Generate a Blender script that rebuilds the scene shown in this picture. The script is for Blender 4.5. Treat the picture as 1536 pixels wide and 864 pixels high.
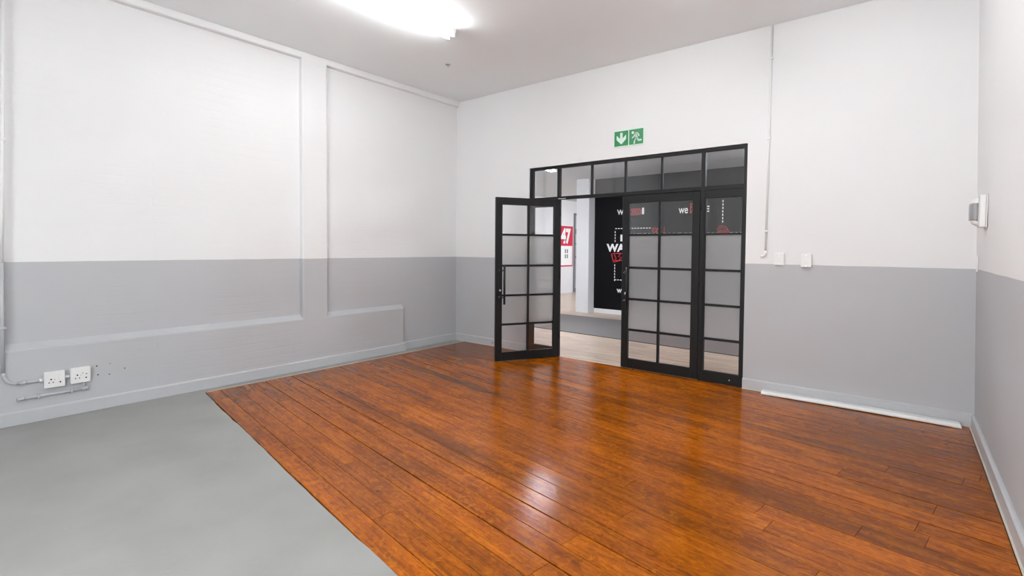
import bpy, bmesh, math, random
from mathutils import Vector, Matrix

for o in list(bpy.data.objects):
    bpy.data.objects.remove(o, do_unlink=True)
scene = bpy.context.scene
C = scene.collection
random.seed(11)

# ------------------------------------------------------------------ camera
cam_d = bpy.data.cameras.new('camera')
cam = bpy.data.objects.new('camera', cam_d); C.objects.link(cam)
F_PX = 759.07
cam_d.sensor_fit = 'HORIZONTAL'; cam_d.sensor_width = 36.0
cam_d.lens = F_PX / 1536 * 36.0
cam_d.shift_x = -1.0 / 1536; cam_d.shift_y = -36.0 / 1536
cam_d.clip_start = 0.02
YAW, PITCH, ROLL = -0.6802, -0.0318, 0.0076
_f = Vector((math.sin(YAW) * math.cos(PITCH), math.cos(YAW) * math.cos(PITCH), math.sin(PITCH)))
_r = Vector((math.cos(YAW), -math.sin(YAW), 0)); _u = _r.cross(_f)
_r2 = _r * math.cos(ROLL) + _u * math.sin(ROLL); _u2 = -_r * math.sin(ROLL) + _u * math.cos(ROLL)
_m = Matrix((_r2, _u2, -_f)).transposed().to_4x4(); _m.translation = (5.7583, -5.6878, 1.47)
cam.matrix_world = _m
scene.camera = cam

# ------------------------------------------------------------------ world, exposure
world = bpy.data.worlds.new('world'); scene.world = world
world.use_nodes = True
world.node_tree.nodes['Background'].inputs[0].default_value = (.97, .98, 1, 1)
world.node_tree.nodes['Background'].inputs[1].default_value = 6.0
vs = scene.view_settings
vs.view_transform = 'Standard'; vs.look = 'None'; vs.gamma = 1.0; vs.exposure = 0.23
vs.use_curve_mapping = False
TUBE_ROOM = 60.0      # emission strength of the fluorescent tubes in the room
TUBE_LOBBY = 320.0     # and in the lobby

# ------------------------------------------------------------------ measures
W, H, XP = 6.134, 3.744, 0.067        # room width, ceiling height, depth of the proud wall frame
BAND = 1.324                          # height of the grey paint
LEAN = -0.0177                        # right wall leans in a little
YN = -7.6                             # wall behind the camera
LY = 4.55                             # dark lobby wall
LH = 3.05                             # lobby ceiling
D1, D2, DZ = 1.444, 4.31, 2.585       # door opening

def lin(c):
    c /= 255.0
    return c / 12.92 if c <= .04045 else ((c + .055) / 1.055) ** 2.4
def rgb(r, g, b): return (lin(r), lin(g), lin(b), 1)

# ------------------------------------------------------------------ materials
class NT:
    def __init__(s, name):
        s.m = bpy.data.materials.new(name); s.m.use_nodes = True
        s.t = s.m.node_tree; s.t.nodes.clear()
        s.out = s.t.nodes.new('ShaderNodeOutputMaterial')
    def n(s, typ, props=None, **ins):
        nd = s.t.nodes.new('ShaderNode' + typ)
        for k, v in (props or {}).items(): setattr(nd, k, v)
        for k, v in ins.items(): s.set(nd, k, v)
        return nd
    def set(s, nd, k, v):
        key = int(k[1:]) if k[0] == 'i' and k[1:].isdigit() else k.replace('_', ' ')
        sock = nd.inputs[key]
        if isinstance(v, bpy.types.NodeSocket): s.t.links.new(v, sock)
        elif isinstance(v, bpy.types.Node): s.t.links.new(v.outputs[0], sock)
        else: sock.default_value = v
    def math(s, op, a, b=0.0, c=None, clamp=False):
        nd = s.n('Math', {'operation': op, 'use_clamp': clamp}, i0=a, i1=b)
        if c is not None: s.set(nd, 'i2', c)
        return nd.outputs[0]
    def mix(s, fac, a, b, mode='MIX'):
        nd = s.t.nodes.new('ShaderNodeMix'); nd.data_type = 'RGBA'; nd.blend_type = mode
        for i, v in ((0, fac), (6, a), (7, b)):
            if isinstance(v, bpy.types.NodeSocket): s.t.links.new(v, nd.inputs[i])
            else: nd.inputs[i].default_value = v
        return nd.outputs[2]
    def ramp(s, fac, stops, interp='LINEAR'):
        nd = s.t.nodes.new('ShaderNodeValToRGB'); s.t.links.new(fac, nd.inputs[0])
        cr = nd.color_ramp; cr.interpolation = interp
        while len(cr.elements) < len(stops): cr.elements.new(.5)
        for e, (p, c) in zip(cr.elements, stops):
            e.position = p; e.color = c if len(c) == 4 else (*c, 1)
        return nd.outputs[0]
    def done(s, shader):
        s.t.links.new(shader.outputs[0] if isinstance(shader, bpy.types.Node) else shader, s.out.inputs[0])
        return s.m

def plain(name, col, rough=.5, metal=0.0, noise=.06, scale=30, bump=0.0, spec=.5):
    t = NT(name)
    g = t.n('TexCoord')
    nz = t.n('TexNoise', Vector=g.outputs['Object'], Scale=scale, Detail=3.0)
    k = t.math('MULTIPLY_ADD', nz.outputs[0], noise * 2, 1 - noise)
    hsv = t.n('HueSaturation', Color=col, Value=k)
    b = t.n('BsdfPrincipled', Base_Color=hsv, Roughness=rough, Metallic=metal)
    b.inputs['Specular IOR Level'].default_value = spec
    if bump:
        bp = t.n('Bump', Strength=bump, Distance=.002, Height=nz.outputs[0])
        t.set(b, 'Normal', bp)
    return t.done(b)

WHITE = (.825, .830, .831, 1); GREY = (.505, .515, .530, 1)
def wall_paint(name, brick=False, white=WHITE, grey=GREY, band=BAND):
    t = NT(name)
    g = t.n('NewGeometry'); sp = t.n('SeparateXYZ', Vector=g.outputs['Position'])
    z = sp.outputs['Z']
    wob = t.n('TexNoise', Vector=g.outputs['Position'], Scale=3.0, Detail=2.0)
    edge = t.math('MULTIPLY_ADD', wob.outputs[0], .008, band - .004)
    up = t.math('GREATER_THAN', z, edge)
    col = t.mix(up, grey, white)
    blot = t.n('TexNoise', Vector=g.outputs['Position'], Scale=1.3, Detail=4.0)
    k = t.math('MULTIPLY_ADD', blot.outputs[0], .06, .97)
    hsv = t.n('HueSaturation', Color=col, Value=k)
    b = t.n('BsdfPrincipled', Base_Color=hsv, Roughness=.55)
    b.inputs['Specular IOR Level'].default_value = .3
    fine = t.n('TexNoise', Vector=g.outputs['Position'], Scale=90.0, Detail=2.0)
    h = t.math('MULTIPLY', fine.outputs[0], .12)
    if brick:
        v = t.n('CombineXYZ', X=sp.outputs['Y'], Y=z, Z=0.0)
        dis = t.n('TexNoise', Vector=g.outputs['Position'], Scale=2.5, Detail=3.0)
        wv = t.n('VectorMath', {'operation': 'MULTIPLY_ADD'}, i0=dis.outputs[1], i1=(.05, .05, 0), i2=v.outputs[0])
        br = t.n('TexBrick', Vector=wv.outputs[0], Scale=1.0, Color1=(1, 1, 1, 1), Color2=(.93, .93, .93, 1), Mortar=(0, 0, 0, 1))
        br.inputs['Mortar Size'].default_value = .006; br.inputs['Mortar Smooth'].default_value = .7
        br.inputs['Brick Width'].default_value = 2.7; br.inputs['Row Height'].default_value = .085
        msk = t.n('TexNoise', Vector=g.outputs['Position'], Scale=1.1, Detail=1.0)
        mk = t.math('MULTIPLY', t.math('SUBTRACT', msk.outputs[0], .36, clamp=True), 3.0, clamp=True)
        h = t.math('ADD', h, t.math('MULTIPLY', t.math('MULTIPLY', br.outputs[0], .55), mk))
        pl = t.n('TexNoise', Vector=g.outputs['Position'], Scale=14.0, Detail=4.0)
        h = t.math('ADD', h, t.math('MULTIPLY', pl.outputs[0], .35))
    bp = t.n('Bump', Strength=.5, Distance=.003, Height=h)
    t.set(b, 'Normal', bp)
    return t.done(b)

ANG = math.radians(8.6)               # the boards run slightly askew
def wood_floor():
    t = NT('stained_floorboards')
    oi = t.n('ObjectInfo'); g = t.n('NewGeometry')
    rot = t.n('VectorRotate', {'rotation_type': 'Z_AXIS'}, Vector=g.outputs['Position'], Angle=ANG)
    P = rot.outputs[0]                # x along the board, y across
    rnd = oi.outputs['Random']
    off = t.n('CombineXYZ', X=t.math('MULTIPLY', rnd, 37.0), Y=t.math('MULTIPLY', rnd, 11.0), Z=t.math('MULTIPLY', rnd, 23.0))
    Q = t.n('VectorMath', {'operation': 'ADD'}, i0=P, i1=off.outputs[0]).outputs[0]
    def stretch(sx, sy, src=Q):
        return t.n('VectorMath', {'operation': 'MULTIPLY'}, i0=src, i1=(sx, sy, 1.0)).outputs[0]
    fig = t.n('TexNoise', Vector=stretch(1.3, 9.0), Scale=1.0, Detail=5.0, Roughness=.6, Distortion=.8).outputs[0]
    grain = t.n('TexNoise', Vector=stretch(3.0, 95.0), Scale=1.0, Detail=4.0, Roughness=.65).outputs[0]
    streak = t.n('TexNoise', Vector=stretch(.9, 26.0), Scale=1.0, Detail=4.0, Roughness=.6).outputs[0]
    blotch = t.n('TexNoise', Vector=stretch(5.0, 13.0), Scale=1.0, Detail=4.0, Distortion=1.2).outputs[0]
    base = t.ramp(fig, [(.22, rgb(126, 66, 24)), (.42, rgb(164, 86, 27)), (.60, rgb(184, 101, 31)), (.80, rgb(208, 126, 46))])
    base = t.mix(t.math('MULTIPLY', t.ramp(streak, [(.28, (1, 1, 1)), (.50, (0, 0, 0))]), .6), base, rgb(104, 52, 20))
    base = t.mix(t.math('MULTIPLY', t.ramp(blotch, [(.30, (1, 1, 1)), (.5, (0, 0, 0))]), .5), base, rgb(122, 66, 28))
    base = t.mix(t.math('MULTIPLY', t.ramp(grain, [(.36, (1, 1, 1)), (.52, (0, 0, 0))]), .5), base, rgb(96, 46, 16))
    mott = t.n('TexNoise', Vector=stretch(14.0, 22.0), Scale=1.0, Detail=5.0, Roughness=.65, Distortion=1.5).outputs[0]
    base = t.mix(t.math('MULTIPLY', t.ramp(mott, [(.52, (0, 0, 0)), (.68, (1, 1, 1))]), .45), base, rgb(214, 134, 54))
    base = t.mix(t.math('MULTIPLY', t.ramp(mott, [(.34, (1, 1, 1)), (.46, (0, 0, 0))]), .45), base, rgb(98, 52, 22))
    # tone of each board
    tone = t.math('MULTIPLY_ADD', rnd, .30, .83)
    # older, browner varnish towards the side walls
    sp = t.n('SeparateXYZ', Vector=g.outputs['Position'])
    big = t.n('TexNoise', Vector=g.outputs['Position'], Scale=.9, Detail=3.0).outputs[0]
    # stains: dark scuffed runs along single boards (centre s, centre c, half length, half width)
    ps = t.n('SeparateXYZ', Vector=P)
    wobv = t.n('TexNoise', Vector=stretch(3.0, 8.0, P), Scale=1.0, Detail=4.0).outputs[0]
    st = None
    for s0, c0, ls, lc, k in ((1.15, -1.47, .7, .085, .5), (2.2, -1.48, .7, .095, .62), (2.1, -2.64, .95, .085, .5),
                              (3.5, -2.57, 1.1, .085, .55), (4.6, -2.45, .7, .08, .35), (.75, -3.36, .5, .14, .35),
                              (5.6, -1.62, .8, .16, .4), (5.9, -.3, 1.1, .75, .45), (.7, -.5, .9, .7, .5), (.4, -2.2, .5, .7, .35), (4.9, -3.3, .6, .1, .3)):
        a = t.math('DIVIDE', t.math('SUBTRACT', ps.outputs[0], s0), ls)
        b_ = t.math('DIVIDE', t.math('SUBTRACT', ps.outputs[1], c0), lc)
        r2 = t.math('ADD', t.math('MULTIPLY', a, a), t.math('MULTIPLY', b_, b_))
        r2 = t.math('ADD', r2, t.math('MULTIPLY_ADD', wobv, 2.8, -1.4))
        v = t.math('MULTIPLY', t.math('SUBTRACT', 1.25, r2, clamp=True), k, clamp=True)
        st = v if st is None else t.math('MAXIMUM', st, v)
    base = t.mix(st, base, rgb(86, 52, 28))
    base = t.mix(t.math('MULTIPLY', t.ramp(big, [(.40, (1, 1, 1)), (.62, (0, 0, 0))]), .35), base, rgb(104, 60, 32))
    # nail heads and small dents
    vor = t.n('TexVoronoi', {'feature': 'DISTANCE_TO_EDGE'}, Vector=stretch(1.0, 1.0, Q), Scale=9.0)
    vd = t.n('TexVoronoi', Vector=stretch(1.0, 1.0, Q), Scale=6.5)
    dot = t.math('LESS_THAN', vd.outputs[0], .028)
    base = t.mix(t.math('MULTIPLY', dot, .8), base, rgb(40, 20, 10))
    hsv = t.n('HueSaturation', Color=base, Value=tone, Saturation=1.12)
    b = t.n('BsdfPrincipled', Base_Color=hsv)
    rough = t.math('MULTIPLY_ADD', blotch, .14, .09)
    t.set(b, 'Roughness', rough)
    b.inputs['Specular IOR Level'].default_value = .20
    wav = t.n('TexNoise', Vector=stretch(4.0, 30.0, P), Scale=1.0, Detail=3.0).outputs[0]
    hh = t.math('ADD', t.math('MULTIPLY', wav, .7), t.math('MULTIPLY', grain, .22))
    bp = t.n('Bump', Strength=.55, Distance=.0045, Height=hh)
    t.set(b, 'Normal', bp)
    return t.done(b)

def concrete():
    t = NT('grey_floor_paint')
    g = t.n('NewGeometry')
    a = t.n('TexNoise', Vector=g.outputs['Position'], Scale=2.2, Detail=5.0)
    bq = t.n('TexNoise', Vector=g.outputs['Position'], Scale=55.0, Detail=3.0)
    base = t.ramp(a.outputs[0], [(.3, (.300, .301, .284)), (.7, (.345, .346, .328))])
    sc = t.n('TexNoise', Vector=t.n('VectorMath', {'operation': 'MULTIPLY'}, i0=g.outputs['Position'], i1=(7, 2.4, 1)).outputs[0], Scale=6.0, Detail=4.0, Distortion=2.5)
    base = t.mix(t.math('MULTIPLY', t.ramp(sc.outputs[0], [(.66, (0, 0, 0)), (.72, (1, 1, 1))]), .25), base, (.45, .45, .44, 1))
    b = t.n('BsdfPrincipled', Base_Color=base, Roughness=.5)
    b.inputs['Specular IOR Level'].default_value = .3
    t.set(b, 'Normal', t.n('Bump', Strength=.25, Distance=.002, Height=bq.outputs[0]))
    return t.done(b)

def laminate():
    t = NT('pale_oak_laminate')
    oi = t.n('ObjectInfo'); g = t.n('NewGeometry')
    rnd = oi.outputs['Random']
    off = t.n('CombineXYZ', X=t.math('MULTIPLY', rnd, 31.0), Y=t.math('MULTIPLY', rnd, 17.0), Z=0.0)
    Q = t.n('VectorMath', {'operation': 'ADD'}, i0=g.outputs['Position'], i1=off.outputs[0]).outputs[0]
    S = t.n('VectorMath', {'operation': 'MULTIPLY'}, i0=Q, i1=(1.6, 18.0, 1.0)).outputs[0]
    n1 = t.n('TexNoise', Vector=S, Scale=1.0, Detail=5.0, Roughness=.6).outputs[0]
    base = t.ramp(n1, [(.3, rgb(160, 138, 122)), (.5, rgb(193, 172, 155)), (.7, rgb(214, 196, 181))])
    hsv = t.n('HueSaturation', Color=base, Value=t.math('MULTIPLY_ADD', rnd, .2, .9))
    b = t.n('BsdfPrincipled', Base_Color=hsv, Roughness=.32)
    return t.done(b)

def clear_glass(name='clear_glass', ior=1.7, tint=(.975, .98, .985, 1)):
    t = NT(name)
    tr = t.n('BsdfTransparent', Color=tint); gl = t.n('BsdfGlossy', Color=(1, 1, 1, 1), Roughness=.02)
    bf = t.n('NewGeometry').outputs['Backfacing']      # same reflectance on both faces of the thin pane
    fr = t.n('Fresnel', IOR=t.math('ADD', ior, t.math('MULTIPLY', bf, 1 / ior - ior)))
    return t.done(t.n('MixShader', i0=fr.outputs[0], i1=tr, i2=gl))

def frosted_glass():
    t = NT('frosted_glass')
    tr = t.n('BsdfTransparent', Color=(.9, .9, .9, 1))
    rf = t.n('BsdfRefraction', Color=(.92, .92, .92, 1), Roughness=.45, IOR=1.35)
    tl = t.n('BsdfTranslucent', Color=(.80, .80, .80, 1)); df = t.n('BsdfDiffuse', Color=(.72, .72, .72, 1))
    m1 = t.n('MixShader', i0=.45, i1=tl, i2=df)
    m2 = t.n('MixShader', i0=.28, i1=rf, i2=m1)
    gl = t.n('BsdfGlossy', Color=(1, 1, 1, 1), Roughness=.25)
    return t.done(t.n('MixShader', i0=.05, i1=m2, i2=gl))

def emitter(name, col, strength):
    t = NT(name)
    return t.done(t.n('Emission', Color=col, Strength=strength))

M = {}
M['wall'] = wall_paint('two_tone_wall_paint')
M['brickwall'] = wall_paint('painted_brick_two_tone', brick=True)
M['skirt'] = plain('grey_skirting_paint', (.515, .527, .545, 1), .4, noise=.03, scale=8)
M['ceil'] = plain('ceiling_white', (.89, .92, .93, 1), .7, noise=.02, scale=2)
M['wood'] = wood_floor()
M['concrete'] = concrete()
M['underfloor'] = plain('dark_subfloor', (.012, .008, .006, 1), .9)
M['laminate'] = laminate()
M['runner'] = plain('grey_runner', rgb(112, 107, 106), .6, noise=.12, scale=18, bump=.2)
M['steel'] = plain('black_painted_steel', (.0065, .007, .0078, 1), .45, noise=.10, scale=12, spec=.32)
M['rubber'] = plain('black_edge', (.01, .01, .01, 1), .7)
M['glass'] = clear_glass()
M['frost'] = frosted_glass()
M['chrome'] = plain('brushed_metal', (.62, .62, .62, 1), .25, metal=1.0, noise=.05)
M['plastic'] = plain('white_plastic', (.84, .84, .83, 1), .35, noise=.02)
M['pwhite'] = plain('white_painted_fitting', (.86, .86, .855, 1), .45, noise=.03)
M['pgrey'] = plain('grey_painted_fitting', (.515, .527, .545, 1), .4, noise=.05)
M['hole'] = plain('dark_hole', (.015, .015, .015, 1), .8)
M['lens'] = plain('grey_lens', (.33, .33, .34, 1), .3, noise=.05)
M['bead'] = plain('cream_bead', (.62, .56, .47, 1), .6, noise=.15, scale=20)
M['green'] = plain('sign_green', rgb(16, 128, 72), .35, noise=.04)
M['signpale'] = plain('sign_pale', rgb(216, 238, 224), .35, noise=.03)
M['black_wall'] = plain('black_wall_paint', (.0035, .0035, .0042, 1), .5, noise=.08, scale=3, spec=.10)
M['lwhite'] = plain('lobby_white', (.76, .76, .78, 1), .6, noise=.03, scale=3)
M['lceil'] = plain('lobby_ceiling', (.55, .56, .58, 1), .7, noise=.03, scale=2)
M['letter'] = plain('white_lettering', (.85, .85, .85, 1), .5, noise=.02)
M['red'] = plain('red_lettering', rgb(196, 24, 40), .5, noise=.05)
M['signred'] = plain('sign_red', rgb(196, 22, 58), .4, noise=.04)
M['alu'] = plain('grey_aluminium', (.20, .21, .23, 1), .4, noise=.08)
M['tube'] = emitter('tube_glow', (.97, .985, 1.0, 1), TUBE_ROOM)
M['tube2'] = emitter('cool_tube_glow', (.90, .95, 1.0, 1), TUBE_LOBBY)

# ------------------------------------------------------------------ builders
def link(name, bm, mat, parent=None, smooth=False, loc=None):
    me = bpy.data.meshes.new(name)
    bmesh.ops.recalc_face_normals(bm, faces=bm.faces)
    bm.to_mesh(me); bm.free()
    if smooth:
        for p in me.polygons: p.use_smooth = True
    me.materials.append(mat)
    o = bpy.data.objects.new(name, me); C.objects.link(o)
    if parent: o.parent = parent
    if loc: o.location = loc
    return o

def tag(o, label=None, cat=None, group=None, kind=None):
    if label: o['label'] = label
    if cat: o['category'] = cat
    if group: o['group'] = group
    if kind: o['kind'] = kind
    return o

def empty(name, loc=(0, 0, 0), rz=0.0):
    o = bpy.data.objects.new(name, None); C.objects.link(o)
    o.empty_display_size = .1
    o.location = loc; o.rotation_euler = (0, 0, rz)
    return o

def add_box(bm, a, b, bev=0.0, seg=1):
    x0, y0, z0 = [min(i, j) for i, j in zip(a, b)]; x1, y1, z1 = [max(i, j) for i, j in zip(a, b)]
    vs_ = [bm.verts.new(p) for p in ((x0, y0, z0), (x1, y0, z0), (x1, y1, z0), (x0, y1, z0), (x0, y0, z1), (x1, y0, z1), (x1, y1, z1), (x0, y1, z1))]
    fs = [bm.faces.new([vs_[i] for i in f]) for f in ((0, 3, 2, 1), (4, 5, 6, 7), (0, 1, 5, 4), (1, 2, 6, 5), (2, 3, 7, 6), (3, 0, 4, 7))]
    if bev:
        es = {e for f in fs for e in f.edges}
        bmesh.ops.bevel(bm, geom=list(es), offset=bev, segments=seg, affect='EDGES', profile=.5)

def box(name, a, b, mat, parent=None, bev=0.0, seg=1):
    """Box with its origin at its base centre."""
    bm = bmesh.new()
    c = ((a[0] + b[0]) / 2, (a[1] + b[1]) / 2, min(a[2], b[2]))
    add_box(bm, [i - j for i, j in zip(a, c)], [i - j for i, j in zip(b, c)], bev, seg)
    return link(name, bm, mat, parent, loc=c)

def add_tube(bm, pts, r, n=12, cap=True):
    pts = [Vector(p) for p in pts]; rings = []
    up = Vector((0, 0, 1))
    for i, p in enumerate(pts):
        d = (pts[min(i + 1, len(pts) - 1)] - pts[max(i - 1, 0)]).normalized()
        a = d.cross(up) if abs(d.z) < .95 else d.cross(Vector((1, 0, 0)))
        if i and rings:
            a = pa - d * pa.dot(d)
        a.normalize(); pa = a; b = d.cross(a)
        rr = r[i] if isinstance(r, (list, tuple)) else r
        rings.append([bm.verts.new(p + (a * math.cos(q) + b * math.sin(q)) * rr) for q in [2 * math.pi * k / n for k in range(n)]])
    for A, B in zip(rings, rings[1:]):
        for k in range(n): bm.faces.new((A[k], A[(k + 1) % n], B[(k + 1) % n], B[k]))
    if cap:
        bm.faces.new(rings[0][::-1]); bm.faces.new(rings[-1])

def tube(name, pts, r, mat, parent=None, n=12):
    bm = bmesh.new(); o = Vector(pts[0])
    add_tube(bm, [Vector(p) - o for p in pts], r, n)
    ob = link(name, bm, mat, parent, loc=o)
    for p in ob.data.polygons:
        if len(p.vertices) == 4: p.use_smooth = True
    return ob

def prism(name, poly, z0, z1, mat, parent=None, frame=None):
    """Extruded outline: poly is (a, b) pairs; frame maps (a, b, depth) to a point."""
    fr = frame or (lambda a, b, d: (a, b, d))
    bm = bmesh.new()
    A = [bm.verts.new(fr(a, b, z0)) for a, b in poly]; B = [bm.verts.new(fr(a, b, z1)) for a, b in poly]
    bm.faces.new(A[::-1]); bm.faces.new(B)
    n = len(poly)
    for i in range(n): bm.faces.new((A[i], A[(i + 1) % n], B[(i + 1) % n], B[i]))
    return link(name, bm, mat, parent)

def struct(o, label, cat): return tag(o, label, cat, kind='structure')

# ------------------------------------------------------------------ room shell
# left wall: flat recessed plane with a proud frame (beam, piers, plinth) pushed out of it
def left_wall():
    ys = [YN, -5.128, -2.595, -2.275, -1.095, 0.0]
    zs = [-.05, .62, 3.672, 3.84]
    proud = lambda i, j: (j == 2) or (j == 0 and i <= 3) or (j == 1 and i in (0, 2))
    bm = bmesh.new()
    V = {(i, j): bm.verts.new((0, y, z)) for i, y in enumerate(ys) for j, z in enumerate(zs)}
    fs = {(i, j): bm.faces.new((V[i, j], V[i, j + 1], V[i + 1, j + 1], V[i + 1, j])) for i in range(len(ys) - 1) for j in range(len(zs) - 1)}
    bmesh.ops.recalc_face_normals(bm, faces=bm.faces)
    ex = bmesh.ops.extrude_face_region(bm, geom=[fs[k] for k in fs if proud(*k)])
    nv = [g for g in ex['geom'] if isinstance(g, bmesh.types.BMVert)]
    bmesh.ops.translate(bm, vec=(XP, 0, 0), verts=nv)
    bmesh.ops.delete(bm, geom=[fs[k] for k in fs if proud(*k) and fs[k].is_valid], context='FACES_ONLY')
    for v in bm.verts:                 # the sills of the panels slope outwards
        if abs(v.co.z - .62) < 1e-4: v.co.z = .655 if v.co.x < 1e-4 else .612
    # round the outer arrises
    es = [e for e in bm.edges if all(abs(v.co.x - XP) < 1e-5 for v in e.verts) and len(e.link_faces) == 2 and e.calc_face_angle(0) > .5]
    bmesh.ops.bevel(bm, geom=es, offset=.014, segments=2, affect='EDGES', profile=.5)
    # thickness behind the face, outside the room
    add_box(bm, (-.15, YN, -.05), (-.02, 0, 3.84))
    o = link('wall_left', bm, M['brickwall'])
    return struct(o, 'painted brick wall with two recessed panels, white above grey', 'wall')
wall_left = left_wall()
for y, z, r in ((-4.534, .390, .006), (-4.439, .397, .004), (-4.526, .311, .006), (-4.445, .300, .005), (-4.331, .335, .005)):
    tube('screw_hole', [(XP + .0005, y, z), (XP + .0025, y, z)], r, M['hole'], wall_left, 10)

o = prism('wall_back', [(-.15, -.05), (D1, -.05), (D1, DZ), (D2, DZ), (D2, -.05), (W + .15, -.05), (W + .15, 3.84), (-.15, 3.84)],
          0.0, .15, M['wall'], frame=lambda a, b, d: (a, d, b))
struct(o, 'white and grey plastered wall around the black glazed doors', 'wall')
# right wall, leaning slightly
bm = bmesh.new()
xr = lambda z: W + LEAN * z
pr = [(xr(-.05), -.05), (xr(3.84), 3.84), (W + .15, 3.84), (W + .15, -.05)]
A = [bm.verts.new((x, 0.0, z)) for x, z in pr]; B = [bm.verts.new((x + .02 * 7.6, YN, z)) for x, z in pr]
bm.faces.new(A); bm.faces.new(B[::-1])
for i in range(4): bm.faces.new((A[i], B[i], B[(i + 1) % 4], A[(i + 1) % 4]))
struct(link('wall_right', bm, M['wall']), 'plain white wall with grey lower band carrying the siren', 'wall')
# wall behind the camera with a wide window added to let in fill light
WX0, WX1, WZ0, WZ1 = 2.9, 5.8, .45, 3.45
bm = bmesh.new()
for a, b in (((-.15, -.05), (WX0, 3.84)), ((WX1, -.05), (W + .4, 3.84)), ((WX0, -.05), (WX1, WZ0)), ((WX0, WZ1), (WX1, 3.84))):
    add_box(bm, (a[0], YN - .15, a[1]), (b[0], YN, b[1]))
struct(link('wall_near', bm, M['wall']), 'white and grey wall with a wide added window facing the glazed doors', 'wall')
wn = empty('added_window_1', (WX0, YN - .08, WZ0)); struct(wn, 'added wide white framed window in the wall facing the glazed doors', 'window')
for k in range(4): box('added_window_mullion', (k * (WX1 - WX0 - .05) / 3, -.03, 0), (k * (WX1 - WX0 - .05) / 3 + .05, .03, WZ1 - WZ0), M['pwhite'], wn)
for z in (0, 1.55, WZ1 - WZ0 - .05): box('added_window_rail', (.05, -.025, z), (WX1 - WX0 - .05, .025, z + .05), M['pwhite'], wn)
# ceiling with a thin shadow gap along the walls, slab above
struct(box('ceiling', (XP + .006, YN, H), (W - .07, -.007, H + .03), M['ceil']), 'flat white painted ceiling of the room', 'ceiling')
struct(box('ceiling_slab', (-.15, YN - .15, 3.84), (W + .4, .15, 3.95), M['ceil']), 'slab above the room ceiling', 'ceiling')

# skirtings
def skirting(name, a, b, nrm, label, h=.112, t=.02):
    a = Vector(a); b = Vector(b); n = Vector(nrm)
    pts = [(0, 0), (t, 0), (t, h - .012), (t - .012, h), (0, h)]
    bm = bmesh.new()
    A = [bm.verts.new(a + n * d + Vector((0, 0, z))) for d, z in pts]; B = [bm.verts.new(b + n * d + Vector((0, 0, z))) for d, z in pts]
    bm.faces.new(A); bm.faces.new(B[::-1])
    for i in range(5): bm.faces.new((A[i], B[i], B[(i + 1) % 5], A[(i + 1) % 5]))
    return struct(link(name, bm, M['skirt']), label, 'baseboard')
skirting('baseboard_left', (XP, YN, 0), (XP, -1.075, 0), (1, 0, 0), 'grey skirting board along the proud plinth of the panelled wall')
skirting('baseboard_left', (0, -1.093, 0), (0, 0, 0), (1, 0, 0), 'short grey skirting board in the corner past the plinth end')
skirting('baseboard_back', (.02, 0, 0), (D1, 0, 0), (0, -1, 0), 'grey skirting board between the corner and the open door leaf')
skirting('baseboard_back', (D2, 0, 0), (W - .02, 0, 0), (0, -1, 0), 'grey skirting board behind the white trunking bar')
skirting('baseboard_right', (W, 0, 0), (W + .02 * 7.6, YN, 0), (-1, 0, 0), 'grey skirting board under the siren wall', t=.024)
# cream caulk beads
struct(box('trim_1', (.208, -3.69, -.004), (.217, -.022, .004), M['bead']), 'thin cream strip along the side edge of the floorboards', 'trim')
struct(box('trim_2', (.03, -.027, 0), (D1, -.02, .007), M['bead']), 'thin cream caulk line under the skirting by the corner', 'trim')
struct(box('trim_3', (D2, -.027, 0), (4.52, -.02, .007), M['bead']), 'thin cream caulk line under the skirting beside the sidelight', 'trim')
bm = bmesh.new(); 
A = [(W - .024, -.03), (W - .033, -.03), (W + .02 * 4.2 - .033, -4.2), (W + .02 * 4.2 - .024, -4.2)]
bm.free()
struct(prism('trim_4', A, 0, .007, M['bead']), 'thin cream caulk line under the skirting of the siren wall', 'trim')

# ------------------------------------------------------------------ floors
CA, SA = math.cos(ANG), math.sin(ANG)
sc_xy = lambda s, c: (s * CA + c * SA, -s * SA + c * CA)
C0 = -3.636; XB = .217; XE = W - .036
struct(box('floor_slab', (-.15, YN, -.12), (W + .4, .15, -.03), M['underfloor']), 'dark sub-floor under the boards', 'floor')
# painted concrete: corner strip plus the whole near part, edge a little uneven along the boards
edge = []
for k in range(60):
    s = .1 + k * (6.95 - .1) / 59
    edge.append(sc_xy(s, C0 - .006 + .004 * math.sin(s * 3.1) + random.uniform(-.0035, .0035)))
edge = [(x, y) for x, y in edge if x > XB and x < W + .13]
poly = [(0, 0), (.208, 0), (.208, edge[0][1] + .004)] + edge + [(W + .15, edge[-1][1]), (W + .15, YN), (0, YN)]
struct(prism('floor_concrete', poly, -.03, -.002, M['concrete']), 'grey painted concrete floor beside the wooden boards', 'floor')

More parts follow.
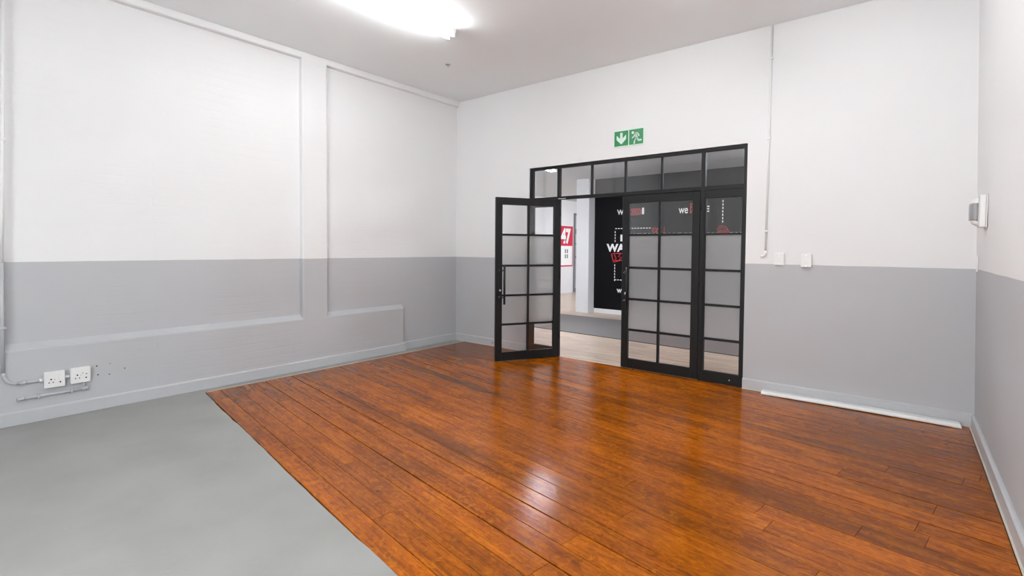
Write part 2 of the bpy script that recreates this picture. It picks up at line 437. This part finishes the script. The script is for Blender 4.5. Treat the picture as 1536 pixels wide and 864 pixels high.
wood_floor_root = empty('floor', (0, 0, 0))
struct(wood_floor_root, 'varnished orange-brown floorboards running askew to the walls', 'floor')
def clip(poly, nx, ny, d):            # keep nx*x + ny*y <= d
    out = []
    for i in range(len(poly)):
        p, q = poly[i], poly[(i + 1) % len(poly)]
        fp, fq = nx * p[0] + ny * p[1] - d, nx * q[0] + ny * q[1] - d
        if fp <= 0: out.append(p)
        if (fp < 0 < fq) or (fq < 0 < fp):
            t = fp / (fp - fq); out.append((p[0] + (q[0] - p[0]) * t, p[1] + (q[1] - p[1]) * t))
    return out
def area(p): return .5 * sum(p[i][0] * p[(i + 1) % len(p)][1] - p[(i + 1) % len(p)][0] * p[i][1] for i in range(len(p)))
def plank(name, poly, parent, mat, top=0.0, depth=.018, ch=.0012):
    if area(poly) < 0: poly = poly[::-1]
    n = len(poly); cx = sum(p[0] for p in poly) / n; cy = sum(p[1] for p in poly) / n
    # inset outline
    ins = []
    for i in range(n):
        p0, p1, p2 = [Vector(poly[j % n]) for j in (i - 1, i, i + 1)]
        d1 = (p1 - p0).normalized(); d2 = (p2 - p1).normalized()
        n1 = Vector((-d1.y, d1.x)); n2 = Vector((-d2.y, d2.x))
        ins.append(p1 + (n1 + n2) * ch / max(.3, 1 + n1.dot(n2)))
    bm = bmesh.new()
    L0 = [bm.verts.new((p[0] - cx, p[1] - cy, -depth)) for p in poly]
    L1 = [bm.verts.new((p[0] - cx, p[1] - cy, -ch)) for p in poly]
    L2 = [bm.verts.new((p[0] - cx, p[1] - cy, 0)) for p in ins]
    for P, Q in ((L0, L1), (L1, L2)):
        for i in range(n): bm.faces.new((P[i], P[(i + 1) % n], Q[(i + 1) % n], Q[i]))
    bm.faces.new(L2)
    return link(name, bm, mat, parent, loc=(cx, cy, top))
PITCH_C = .1477
cuts = [C0, -3.505]
while cuts[-1] < 1.0: cuts.append(cuts[-1] + PITCH_C)
known = {-3.43: [4.06], -2.25: [5.82], -.9: [5.57], -1.05: [6.08], -.62: [5.77], -.5: [6.14], -1.5: [6.11], -1.65: [5.85]}
wide = (-2.766, -1.29, -.995, -.552, -3.062)
rng = random.Random(5)
for k in range(len(cuts) - 1):
    c0, c1 = cuts[k], cuts[k + 1]
    g0 = .0085 if any(abs(c0 - w) < .03 for w in wide) else rng.uniform(.0009, .0030)
    g1 = rng.uniform(.0005, .0012)
    js = [v for c, L in known.items() if c0 <= c < c1 for v in L]
    s = -.8 + rng.uniform(0, 2.4)
    while s < 7.5:
        if all(abs(s - j) > 1.1 for j in js): js.append(s)
        s += rng.uniform(2.0, 3.6)
    js = [-2] + sorted(js) + [9]
    for s0, s1 in zip(js, js[1:]):
        ge = .0005
        pl = [sc_xy(s0 + ge, c0 + g0), sc_xy(s1 - ge, c0 + g0), sc_xy(s1 - ge, c1 - g1), sc_xy(s0 + ge, c1 - g1)]
        pl = clip(pl, -1, 0, -XB); pl = clip(pl, 1, -.0 + .02, XE); pl = clip(pl, 0, 1, -.021)
        if len(pl) >= 3 and abs(area(pl)) > .004:
            plank('floorboard', pl, wood_floor_root, M['wood'], top=rng.uniform(-.0012, 0))
tag(plank('trim_5', [(D1, -.0205), (D2, -.0205), (D2, .035), (D1, .035)], None, M['wood'], top=-.0005), 'wooden threshold strip under the glazed doors', 'trim', kind='structure')

# ------------------------------------------------------------------ lobby beyond the doors
LX0, LX1, LY1 = -3.4, 7.2, 12.0
struct(box('floor_lobby_base', (LX0, .035, -.12), (LX1, LY1, -.012), M['laminate']), 'pale laminate floor at the back of the lobby', 'floor')
lam = empty('floor_lobby', (0, .035, 0)); struct(lam, 'pale oak laminate boards of the lobby floor outside the doors', 'floor')
rw = .19; row = 0; y = .036
while y < 4.5:
    x = -3.3 + (row * .47) % 1.3
    xs = [LX0] + [x + k * 1.3 for k in range(9) if x + k * 1.3 < LX1] + [LX1]
    y1 = min(y + rw, LY)
    for xa, xb in zip(xs, xs[1:]):
        if xb > -2.2 and xa < 4.6 and xb - xa > .05:
            plank('laminate_board', [(xa + .0006, y - .035 + .0006), (xb - .0006, y - .035 + .0006), (xb - .0006, y1 - .035 - .0006), (xa + .0006, y1 - .035 - .0006)], lam, M['laminate'], top=0, depth=.012, ch=.001)
    y += rw; row += 1
rn = empty('floor_runner', (1.5, 2.7, 0))
tag(rn, 'long grey carpet runner lying across the pale lobby floor', 'carpet')
prism('carpet', [(-2.1, -.80), (4.8, -1.17), (4.8, 1.05), (-2.1, 1.06)], .0005, .006, M['runner'], rn)
prism('edging', [(-2.1, -.82), (4.8, -1.19), (4.8, -1.17), (-2.1, -.80)], .0005, .008, M['rubber'], rn)

struct(box('ceiling_lobby', (LX0 - .15, .15, LH), (LX1, LY1, LH + .1), M['lceil']), 'grey white ceiling of the lobby seen through the transom', 'ceiling')
wl = box('wall_lobby', (-.11, LY, -.02), (LX1, LY + .15, LH), M['black_wall'])
struct(wl, 'black lobby wall printed with white and red lettering', 'wall')
skl = box('baseboard_lobby', (-.10, LY - .018, 0), (LX1, LY - .0005, .10), M['lwhite'], None, .004)
struct(skl, 'white skirting board at the foot of the black wall', 'baseboard')
struct(box('pillar', (-.443, 4.29, 0), (-.11, 4.58, LH), M['lwhite'], None, .008), 'square white pillar at the end of the black wall', 'pillar')
struct(box('wall_lobby_left', (LX0 - .15, .15, -.02), (LX0, LY1, LH), M['lwhite']), 'white lobby wall carrying the red 47 sign', 'wall')
struct(box('wall_lobby_far', (LX0, LY1, -.02), (LX1, LY1 + .15, LH), M['lwhite']), 'white wall at the far end of the lobby', 'wall')
struct(box('wall_lobby_right', (LX1, .15, -.02), (LX1 + .15, LY1, LH), M['lwhite']), 'white wall closing the lobby past the black wall', 'wall')
struct(box('wall_lobby_front', (LX0 - .15, 0, -.02), (-.15, .15, LH + .1), M['lwhite']), 'white lobby wall continuing past the room corner', 'wall')
struct(box('wall_lobby_front', (W + .15, 0, -.02), (LX1 + .15, .15, LH + .1), M['lwhite']), 'white lobby wall beyond the siren wall', 'wall')
# grey framed glazed screen beyond the sign
gs = empty('door_3', (LX0, 8.88, 0)); struct(gs, 'narrow grey aluminium glazed door past the red sign', 'door')
for a, b in (((.002, 0, 0), (.05, .05, 2.65)), ((.002, .85, 0), (.05, .9, 2.65))): box('stile', a, b, M['alu'], gs)
for z0, z1 in ((0, .12), (1.15, 1.2), (1.6, 1.64), (1.95, 2.12), (2.58, 2.65)): box('rail', (.002, .05, z0), (.045, .85, z1), M['alu'], gs)
for z0, z1 in ((.12, 1.15), (1.2, 1.6), (1.64, 1.95), (2.12, 2.58)): box('pane', (.012, .05, z0), (.02, .85, z1), M['frost'], gs)

# lettering printed on the black wall
def text_mesh(name, body, x, z, h, mat, parent, bold=.012, width=None, y=LY - .002, frame=None):
    cu = bpy.data.curves.new(name, 'FONT'); cu.body = body; cu.size = 1.0; cu.offset = bold; cu.extrude = 0.0; cu.resolution_u = 4
    ob = bpy.data.objects.new(name, cu); C.objects.link(ob)
    dg = bpy.context.evaluated_depsgraph_get(); dg.update()
    me = bpy.data.meshes.new_from_object(ob.evaluated_get(dg))
    bpy.data.objects.remove(ob, do_unlink=True)
    xs = [v.co.x for v in me.vertices]; zs_ = [v.co.y for v in me.vertices]
    k = h / (max(zs_) - min(zs_)); kx = (width / (max(xs) - min(xs))) if width else k
    fr = frame or (lambda a, b: (a, y, b))
    for v in me.vertices:
        v.co = Vector(fr(x + (v.co.x - min(xs)) * kx, z + (v.co.y - min(zs_)) * k))
    me.materials.clear(); me.materials.append(mat)
    o = bpy.data.objects.new(name, me); C.objects.link(o)
    if parent:
        o.parent = parent; o.matrix_parent_inverse = parent.matrix_basis.inverted()
    return o
def wall_child(o):
    o.parent = wl; o.matrix_parent_inverse = wl.matrix_basis.inverted(); return o
bpy.context.view_layer.update()
YT = LY - .003
text_mesh('lettering', 'we', .455, 2.222, .115, M['letter'], wl, .008, .26)
text_mesh('lettering', 'I', 1.045, 2.215, .14, M['letter'], wl, .03, .05)
text_mesh('lettering', 'we', 1.85, 2.198, .112, M['letter'], wl, .008, .19)
text_mesh('lettering', 'E', 2.395, 2.212, .12, M['letter'], wl, .03, .07)
text_mesh('lettering', 'I', .545, 1.634, .148, M['letter'], wl, .04, .055)
text_mesh('lettering', 'WA', .205, 1.398, .18, M['letter'], wl, .045, .46)
text_mesh('lettering', 'w', .47, .490, .085, M['letter'], wl, .03, .13)
def dash(x0, x1, z0, z1, mat='letter'):
    wall_child(box('printed_dash', (x0, YT, z0), (x1, LY - .0005, z1), M[mat]))
t_ = .018
for k in range(13): dash(.416 + k * .066, .416 + k * .066 + .042, 1.908, 1.908 + t_)
for z in [1.86 - k * .066 for k in range(4)] + [1.12 - k * .066 for k in range(6)]: dash(.407, .407 + t_, z - .042, z)
for k in range(5): dash(.416 + k * .066, .416 + k * .066 + .042, .766, .766 + t_)
x = .757
for k in range(22):
    w_ = (.05, .05, .11, .07)[k % 4]; dash(x, x + w_, 1.784, 1.784 + .018); x += w_ + .04
    if x > 3.1: break
for k in range(7): dash(2.713, 2.733, 2.43 - k * .066 - .04, 2.43 - k * .066)
# red hand-drawn marks
def scribble(pts, r=.008):
    o = tube('red_drawing', [(a, LY - .002, b) for a, b in pts], r, M['red'], None, 6)
    o.scale = (1, .15, 1); return wall_child(o)
def ring(cx, cz, rx, rz, n=18): return [(cx + rx * math.cos(2 * math.pi * k / n), cz + rz * math.sin(2 * math.pi * k / n)) for k in range(n + 1)]
for k in range(4): scribble(ring(.80 + k * .06, 2.275, .022, .04, 12), .006)
scribble([(.765, 2.335), (1.0, 2.335), (1.03, 2.27), (1.0, 2.212), (.765, 2.212), (.765, 2.335)], .008)
scribble([(2.09, 2.39), (2.16, 2.39), (2.16, 2.20), (2.09, 2.20), (2.09, 2.39)], .008)
scribble([(2.10, 2.22), (2.15, 2.28), (2.10, 2.33), (2.15, 2.38)], .008)
for rx, rz in ((.095, .065), (.05, .035)): scribble(ring(2.72, 1.868, rx, rz), .0045)
scribble([(2.63, 1.80), (2.83, 1.80)], .012); scribble([(2.80, 1.88), (2.84, 1.83), (2.82, 1.80)], .008)
scribble(ring(1.34, 1.87, .05, .045), .007); scribble([(1.28, 1.92), (1.36, 1.85), (1.42, 1.92), (1.38, 1.80)], .006)
scribble([(1.55, 1.95), (1.55, 1.79)], .006)
scribble([(.33, 1.36), (.38, 1.17), (.59, 1.22)], .012); scribble([(.40, 1.34), (.45, 1.25), (.40, 1.22), (.50, 1.20)], .012)
scribble([(.48, 1.36), (.56, 1.36), (.50, 1.29), (.58, 1.28), (.52, 1.22)], .012); scribble([(.36, 1.36), (.60, 1.37)], .009)

# red and white 47 sign
sg = empty('wall_sign', (LX0, 8.37, .87)); tag(sg, 'red and white sign board with number 47 on lobby wall', 'sign')
box('board', (.0005, -.45, 0), (.012, .45, 1.33), M['letter'], sg)
box('red_panel', (.012, -.45, .68), (.015, .45, 1.33), M['signred'], sg)
for a, b in (((.012, -.45, 0), (.015, .45, .04)), ((.012, .42, .04), (.015, .45, .68)), ((.012, -.45, .04), (.015, -.42, .68))): box('red_border', a, b, M['signred'], sg)
o = text_mesh('numerals', '47', -.28, .74, .52, M['letter'], None, .05, .60, frame=lambda a, b: (.017, a, b)); o.parent = sg
for yy in (-.03, .09):
    for zz in (.27, .44): box('printed_figure', (.012, yy, zz), (.0135, yy + .07, zz + .13), M['alu'], sg)

# ------------------------------------------------------------------ fluorescent battens
def batten(name, x, y0, y1, z, label, tm, wdt=.10, group=None):
    t = empty(name, (x, (y0 + y1) / 2, z)); tag(t, label, 'light', group)
    L = abs(y1 - y0) / 2
    bm = bmesh.new(); add_box(bm, (-.042, -L, -.045), (.042, L, -.001), .006)
    link('body', bm, M['plastic'], t)
    for sx in (-1, 1):
        tb = tube('tube', [(sx * .043, -L + .04, -.085), (sx * .043, L - .04, -.085)], .013, tm, t, 14)
        for e in (-1, 1):
            box('lamp_holder', (sx * .043 - .014, e * (L - .012), -.105), (sx * .043 + .014, e * (L - .040), -.045), M['plastic'], t, .003)
            tube('tube_cap', [(sx * .043, e * (L - .041), -.085), (sx * .043, e * (L - .06), -.085)], .0136, M['chrome'], t, 14)
    box('end_plate', (-.045, L, -.05), (.045, L + .006, -.001), M['plastic'], t)
    box('end_plate', (-.045, -L - .006, -.05), (.045, -L, -.001), M['plastic'], t)
    return t
batten('ceiling_light', 1.89, -3.45, -1.93, H, 'white twin-tube fluorescent batten over the floorboards, closest to the glazed doors', M['tube'])
batten('ceiling_light', 4.5, -2.7, -1.2, H, 'added white twin-tube fluorescent batten over the floorboards by the siren wall', M['tube'])  # unseen lamp, added to brighten the back and right walls
batten('ceiling_light', 4.5, -7.0, -5.5, H, 'added white twin-tube fluorescent batten over the painted concrete by the siren wall', M['tube'])  # added behind the camera to even out the room light
batten('ceiling_light', .25, .95, 2.38, LH - .02, 'lobby fluorescent batten on the lobby ceiling near the pillar', M['tube2'])
batten('ceiling_light', .7, 5.8, 7.3, LH, 'added lobby fluorescent batten hidden just behind the black wall', M['tube2'])  # out of sight, added to light the wall with the sign
batten('ceiling_light', .7, 8.6, 10.1, LH, 'added hidden lobby fluorescent batten near the far lobby wall', M['tube2'])  # second unseen lamp added to brighten the sign wall
batten('ceiling_light', 5.6, 1.9, 3.3, LH, 'added hidden lobby fluorescent batten above the carpet runner', M['tube2'])  # added where the doors hide it, lights the right part of the lobby

# ------------------------------------------------------------------ glazed doors
ROWS = [.12, .478, .855, 1.24, 1.64, 2.024]   # glass bottom, bar centres, glass top
def grid(root, xs, y0, y1, rows, bars_x, bw=.026, skip_frost=False):
    """Glazing bars and panes between xs[0]..xs[1]; bars_x are the centres of vertical bars."""
    x0, x1 = xs; ym = (y0 + y1) / 2
    cols = [x0] + list(bars_x) + [x1]
    for bx in bars_x:
        for za, zb in zip(rows, rows[1:]):
            box('glazing_bar', (bx - bw / 2, y0 + .006, za), (bx + bw / 2, y1 - .006, zb), M['steel'], root)
    for r in rows[1:-1]:
        box('glazing_bar', (x0, y0 + .006, r - bw / 2), (x1, y1 - .006, r + bw / 2), M['steel'], root)
    for ca, cb in zip(cols, cols[1:]):
        xa = ca + (bw / 2 if ca in bars_x else 0); xb = cb - (bw / 2 if cb in bars_x else 0)
        for i, (za, zb) in enumerate(zip(rows, rows[1:])):
            za2 = za + (bw / 2 if i else 0); zb2 = zb - (bw / 2 if i < len(rows) - 2 else 0)
            fr = (1 <= i <= 3) and not skip_frost
            p = box('glass_pane', (xa, ym - .003, za2), (xb, ym + .003, zb2), M['frost'] if fr else M['glass'], root)
            p['label'] = 'frosted glass pane' if fr else 'clear glass pane'
            # slim glazing beads
            for q, (a, b) in enumerate((((xa, ym - .011, za2), (xa + .006, ym + .011, zb2)), ((xb - .006, ym - .011, za2), (xb, ym + .011, zb2)))):
                pass

def pull_handle(root, x, side):
    yb = side * .075
    xi = x - .052                      # cranked handle: the bar stands in front of the glass
    h = tube('pull_handle', [(xi, yb, .745), (xi, yb, 1.245)], .0135, M['steel'], root, 12)
    for z in (.835, 1.18):
        dz = z - .745
        tube('standoff', [(0, 0, dz), (.030, 0, dz), (.052, -side * .012, dz), (.052, -yb + side * .021, dz)], .0075, M['steel'], h, 10)
        tube('collar', [(.052, -yb + side * .030, dz), (.052, -yb + side * .0212, dz)], .012, M['chrome'], h, 12)

def leaf(name, loc, rz, wd, label, face):
    """face: which local y side looks into the room (+1 or -1)."""
    t = empty(name, loc, rz); struct(t, label, 'door')
    T = .021; st = .088
    for a, b in ((0, st), (wd - st, wd)): box('stile', (a, -T, .008), (b, T, 2.118), M['steel'], t, .003)
    box('top_rail', (st, -T, ROWS[-1]), (wd - st, T, 2.118), M['steel'], t, .002)
    box('bottom_rail', (st, -T, .008), (wd - st, T, ROWS[0]), M['steel'], t, .002)
    grid(t, (st, wd - st), -T, T, ROWS, [wd / 2])
    pull_handle(t, wd - .046, face); pull_handle(t, wd - .046, -face)
    lk = tube('lock_cylinder', [(wd - .055, face * .020, .925), (wd - .055, face * .034, .925)], .014, M['chrome'], t, 14)
    k = bmesh.new(); add_box(k, (-.0015, face * .014, -.022), (.0015, face * .032, .012)); link('key', k, M['chrome'], lk)
    for z in (.25, 1.06, 1.9): tube('hinge', [(-.004, face * .018, z), (-.004, face * .018, z + .10)], .009, M['steel'], t, 10)
    return t

FY0, FY1 = .018, .068
fr = empty('door_1', (D1, 0, 0)); struct(fr, 'black steel door frame with sidelights and a row of transom panes', 'door frame')
def fb(name, x0, x1, z0, z1, y0=FY0, y1=FY1): return box(name, (x0 - D1, y0, z0), (x1 - D1, y1, z1), M['steel'], fr, .002)
fb('jamb', D1 + .001, 1.497, 0, DZ - .001); fb('jamb', 4.272, D2 - .001, 0, DZ - .001)
fb('mullion', 1.905, 1.945, 0, 2.545); fb('mullion', 3.825, 3.872, 0, 2.545)
fb('head', 1.497, 4.272, 2.545, DZ - .001)
for a, b in ((1.497, 1.905), (1.945, 3.825), (3.872, 4.272)): fb('transom_bar', a, b, 2.124, 2.166)
# sidelights
for a, b in ((1.497, 1.905), (3.872, 4.272)):
    fb('sidelight_rail', a, b, 0.0, .12, .022, .064); fb('sidelight_rail', a, b, 2.035, 2.124, .022, .064)
    fb('sidelight_stile', a, a + .013, .12, 2.035, .022, .064); fb('sidelight_stile', b - .013, b, .12, 2.035, .022, .064)
    grid(fr, (a + .013 - D1, b - .013 - D1), .022, .064, [.12] + ROWS[1:-1] + [2.035], [])
# transom panes
grid(fr, (1.497 - D1, 1.905 - D1), .022, .064, [2.166, 2.545], [], skip_frost=True)
grid(fr, (1.945 - D1, 3.825 - D1), .022, .064, [2.166, 2.545], [2.43 - D1, 2.902 - D1, 3.368 - D1], skip_frost=True)
grid(fr, (3.872 - D1, 4.272 - D1), .022, .064, [2.166, 2.545], [], skip_frost=True)
tube('bolt_head', [(4.17 - D1, .020, .055), (4.17 - D1, .014, .055)], .009, M['chrome'], fr, 10)
box('latch_plate', (1.93 - D1, .008, 2.128), (2.05 - D1, .018, 2.142), M['chrome'], fr, .002)

leaf('door_2', (1.952, .012, 0), math.radians(-118.9), .915, 'open black steel door leaf with ten glass panes and pull handle', 1)
leaf('door_4', (3.822, .040, 0), math.pi, .945, 'closed black steel door leaf between the open leaf and the sidelight', 1)
ds = tube('door_stop', [(.80, -.0205, .052), (.80, -.033, .052)], [.011, .008], M['chrome'], None, 12)
tag(ds, 'tiny metal door stop on the skirting behind the open leaf', 'door stop')

# ------------------------------------------------------------------ exit sign
es = empty('exit_sign', (2.757, 0, 2.713)); tag(es, 'green and white emergency exit sign above the glazed doors', 'sign')
SW, SH = .402, .206
box('backing', (0, -.012, 0), (SW, -.0005, SH), M['signpale'], es, .002)
box('green_panel', (.012, -.0135, .013), (.196, -.012, SH - .013), M['green'], es)
box('green_panel', (.208, -.0135, .013), (SW - .012, -.012, SH - .013), M['green'], es)
fr_s = lambda ox: (lambda a, b, d: (ox + a, -d, b))
def sign_shape(name, pts, ox, oz, k): return prism(name, [(x * k, oz + z * k) for x, z in pts], .0135, .0148, M['signpale'], es, fr_s(ox))
sign_shape('arrow', [(.5, .08), (.88, .44), (.88, .76), (.60, .50), (.60, .93), (.40, .93), (.40, .50), (.12, .76), (.12, .44)], .022, .018, .166)
# running figure heading left
RK = .176
def limb(pts, w):
    for (x0, z0), (x1, z1) in zip(pts, pts[1:]):
        d = Vector((x1 - x0, z1 - z0)).normalized() * w; n = Vector((-d.y, d.x))
        sign_shape('figure_limb', [(x0 - d.x * .6 + n.x, z0 - d.y * .6 + n.y), (x0 - d.x * .6 - n.x, z0 - d.y * .6 - n.y), (x1 + d.x * .6 - n.x, z1 + d.y * .6 - n.y), (x1 + d.x * .6 + n.x, z1 + d.y * .6 + n.y)], .212, .014, RK)
sign_shape('figure_head', [(.25 + .095 * math.cos(q * math.pi / 8), .80 + .095 * math.sin(q * math.pi / 8)) for q in range(16)], .212, .014, RK)
limb([(.44, .70), (.54, .42)], .085)
limb([(.42, .74), (.33, .52), (.22, .46)], .045)
limb([(.46, .76), (.62, .72), (.70, .55)], .045)
limb([(.50, .42), (.40, .26), (.36, .07)], .055)
limb([(.56, .42), (.66, .24), (.86, .25)], .055)

# ------------------------------------------------------------------ wall fittings
# conduit down the back wall
cn = empty('wall_conduit', (4.512, 0, 1.40)); tag(cn, 'thin white conduit running from ceiling to the paint line', 'conduit')
tube('pipe', [(.008, -.0105, 2.335), (-.006, -.0105, .06)], .0100, M['pwhite'], cn, 12)
tube('elbow', [(-.006, -.012, .06), (-.007, -.012, .03), (-.016, -.012, .010), (-.032, -.012, .003), (-.05, -.012, .004)], .0125, M['pwhite'], cn, 12)
for z in (.25, 1.2, 2.0): box('saddle_clip', (-.022 + z * .006, -.026, z), (.012 + z * .006, -.0005, z + .018), M['pwhite'], cn, .003)
# two blank switch covers
for x, z, w_, h_, d_, lab in ((4.59, 1.316, .092, .124, .020, 'slim white switch plate on the paint line beside the conduit'),
                              (4.830, 1.302, .092, .132, .034, 'deeper white switch box on the paint line, farther from the conduit')):
    s = empty('light_switch', (x + w_ / 2, 0, z)); tag(s, lab, 'switch')
    box('back_box', (-w_ / 2 + .003, -d_ + .008, .003), (w_ / 2 - .003, -.0005, h_ - .003), M['plastic'], s)
    box('cover_plate', (-w_ / 2, -d_, 0), (w_ / 2, -d_ + .008, h_), M['plastic'], s, .003)
    box('rocker', (-.013, -d_ - .004, h_ / 2 - .022), (.013, -d_ - .0005, h_ / 2 + .022), M['plastic'], s, .0015)
    for zz in (.014, h_ - .014): tube('screw', [(0, -d_ - .0003, zz), (0, -d_ - .0016, zz)], .0035, M['chrome'], s, 8)
# siren on the right wall
sx = xr(1.75) + .02 * .62
sr = empty('wall_siren', (sx, -.62, 1.645)); tag(sr, 'white alarm siren with a curved grey lens on wall', 'siren')
bm = bmesh.new(); add_box(bm, (-.044, -.095, 0), (-.0075, .095, .235), .008, 2)
link('housing', bm, M['plastic'], sr)
box('mounting_plate', (-.0073, -.100, -.004), (-.0005, .100, .240), M['plastic'], sr, .002)
def bulge(name, x0, depth, hw, z0, z1, mat, pu=2.4, pv=3.5):
    bm = bmesh.new(); nu, nv = 14, 12; G = []
    for i in range(nu + 1):
        u = -1 + 2 * i / nu; rowv = []
        for j in range(nv + 1):
            v = -1 + 2 * j / nv
            d = depth * max(0.0, (1 - abs(u) ** pu)) ** .5 * (max(0.0, 1 - abs(v) ** pv)) ** .45
            rowv.append(bm.verts.new((x0 - d, u * hw, z0 + (z1 - z0) * (v + 1) / 2)))
        G.append(rowv)
    for i in range(nu):
        for j in range(nv): bm.faces.new((G[i][j], G[i + 1][j], G[i + 1][j + 1], G[i][j + 1]))
    bmesh.ops.holes_fill(bm, edges=[e for e in bm.edges if e.is_boundary], sides=0)
    return link(name, bm, mat, sr, smooth=True)
bulge('dome', -.0445, .046, .088, .010, .225, M['plastic'])
bulge('lens', -.049, .0470, .086, .042, .188, M['lens'], 2.6, 14.0)
for k in range(4): pass
st = box('wall_strip', (xr(1.37) - .012, -.188, 1.306), (xr(1.37) - .0005, -.172, 1.435), M['plastic'], None, .003)
tag(st, 'short white cable trunking strip below the siren', 'cable trunking')

# conduit, sockets and pipe on the left plinth
cx = XP + .0155
lc = empty('wall_conduit', (cx, -5.115, .34)); tag(lc, 'painted conduit dropping to the power sockets, bent at the bottom', 'conduit')
tube('pipe', [(0, .045, 3.33), (0, .01, 1.6), (0, -.005, .985)], .0125, M['pwhite'], lc, 12)
tube('pipe', [(0, -.005, .984), (0, -.012, .10)], .0125, M['pgrey'], lc, 12)
bend = [(0, -.012 + .085 * (1 - math.cos(q)), .10 - .10 * math.sin(q)) for q in [k * math.pi / 16 for k in range(9)]]
tube('bend', bend, .0125, M['pgrey'], lc, 12)
tube('pipe', [bend[-1], (0, .217, -.002)], .0115, M['pgrey'], lc, 12)
tube('coupler', [(0, .095, 0), (0, .125, 0)], .0155, M['pgrey'], lc, 12)
tube('coupler', [(0, .200, -.002), (0, .2225, -.002)], .015, M['pwhite'], lc, 12)
for z in (.45, 1.95): box('saddle_clip', (-.0150, -.024 + max(0, z - .9) * .024, z), (.014, .016 + max(0, z - .9) * .024, z + .02), M['pgrey'] if z < 1 else M['pwhite'], lc, .003)

def socket(y, z, label, dual):
    s = empty('power_socket', (XP, y, z)); tag(s, label, 'socket')
    w_ = .067; h_ = .134
    box('back_box', (.0005, -w_ + .004, .004), (.034, w_ - .004, h_ - .004), M['plastic'], s)
    box('faceplate', (.034, -w_, 0), (.044, w_, h_), M['plastic'], s, .004, 2)
    f = .0442
    def holes(cy, cz, r1, r2):
        for dy, dz, r in ((0, .014, r1), (-.013, -.012, r2), (.013, -.012, r2)):
            tube('socket_hole', [(f, cy + dy, cz + dz), (f + .0012, cy + dy, cz + dz)], r, M['hole'], s, 12)
    holes(-.022, .056, .0062, .0046)
    tube('socket_hole', [(f, .036, .040), (f + .0012, .036, .040)], .0058, M['hole'], s, 12)
    box('rocker_switch', (f, .026, .062), (f + .004, .046, .086), M['pwhite'], s, .0015)
    tube('screw', [(f, .0, h_ / 2), (f + .001, .0, h_ / 2)], .003, M['chrome'], s, 8)
    if dual:
        tube('socket_hole', [(f, .014, .082), (f + .0012, .014, .082)], .005, M['lens'], s, 12)
        tube('socket_hole', [(f, .038, .074), (f + .006, .038, .074)], .006, M['lens'], s, 12)
socket(-4.823, .268, 'white power socket where the painted conduit ends', False)
socket(-4.653, .272, 'white power socket above the coupled end of the short pipe', True)
nb = tube('pipe_link', [(cx, -4.7545, .338), (cx, -4.7215, .340)], .012, M['pwhite'], None, 12); tag(nb, 'short white conduit link joining the two power sockets', 'conduit')
pp = empty('wall_pipe', (cx, -5.05, .20)); tag(pp, 'short painted conduit pipe below the power sockets', 'conduit')
tube('pipe', [(0, .012, .009), (0, .425, .012)], .0115, M['pgrey'], pp, 12)
tube('end_cap', [(0, 0, .009), (0, .045, .0093)], .0145, M['pgrey'], pp, 12)
tube('coupler', [(0, .405, .0118), (0, .45, .0122)], .0155, M['pgrey'], pp, 12)
tube('riser', [(0, .42, .022), (0, .42, .0705)], .010, M['pgrey'], pp, 12)
tube('hole', [(0, -.0006, .009), (0, .004, .009)], .009, M['hole'], pp, 12)
for yy in (.12, .33): box('saddle_clip', (-.0150, yy, -.006), (.013, yy + .016, .027), M['pgrey'], pp, .003)

# white trunking bar on the floor
tb = empty('trunking_bar', (5.285, -.08, 0)); tag(tb, 'long white plastic trunking bar lying on the floorboards along the skirting', 'trunking')
bm = bmesh.new(); prof = [(-.050, .004), (-.052, .014), (-.036, .036), (.040, .036), (.048, .028), (.048, .004)]
xs = [-.765 + 1.53 * k / 12 for k in range(13)]; rings = []
for i, x in enumerate(xs):
    lift = .004 * (1 - (x / .765) ** 2); rings.append([bm.verts.new((x + (.012 if i == 12 and z > .02 else 0) * -1, yv, z + lift)) for yv, z in prof])
for A, B in zip(rings, rings[1:]):
    for k in range(len(prof)): bm.faces.new((A[k], A[(k + 1) % 6], B[(k + 1) % 6], B[k]))
bm.faces.new(rings[0]); bm.faces.new(rings[-1][::-1])
link('cover', bm, M['plastic'], tb)
for xx in (-.74, .70): box('foot', (xx, -.04, .0005), (xx + .04, .04, .0048), M['plastic'], tb)

# small fixing on the ceiling
hk = empty('ceiling_hook', (1.107, -1.249, H)); tag(hk, 'small metal hook plate screwed into the ceiling', 'hook')
tube('plate', [(0, 0, -.0005), (0, 0, -.006)], [.032, .026], M['lens'], hk, 16)
tube('hook', [(0, 0, -.006), (0, 0, -.022), (.006, 0, -.030), (.012, 0, -.024)], .003, M['lens'], hk, 8)
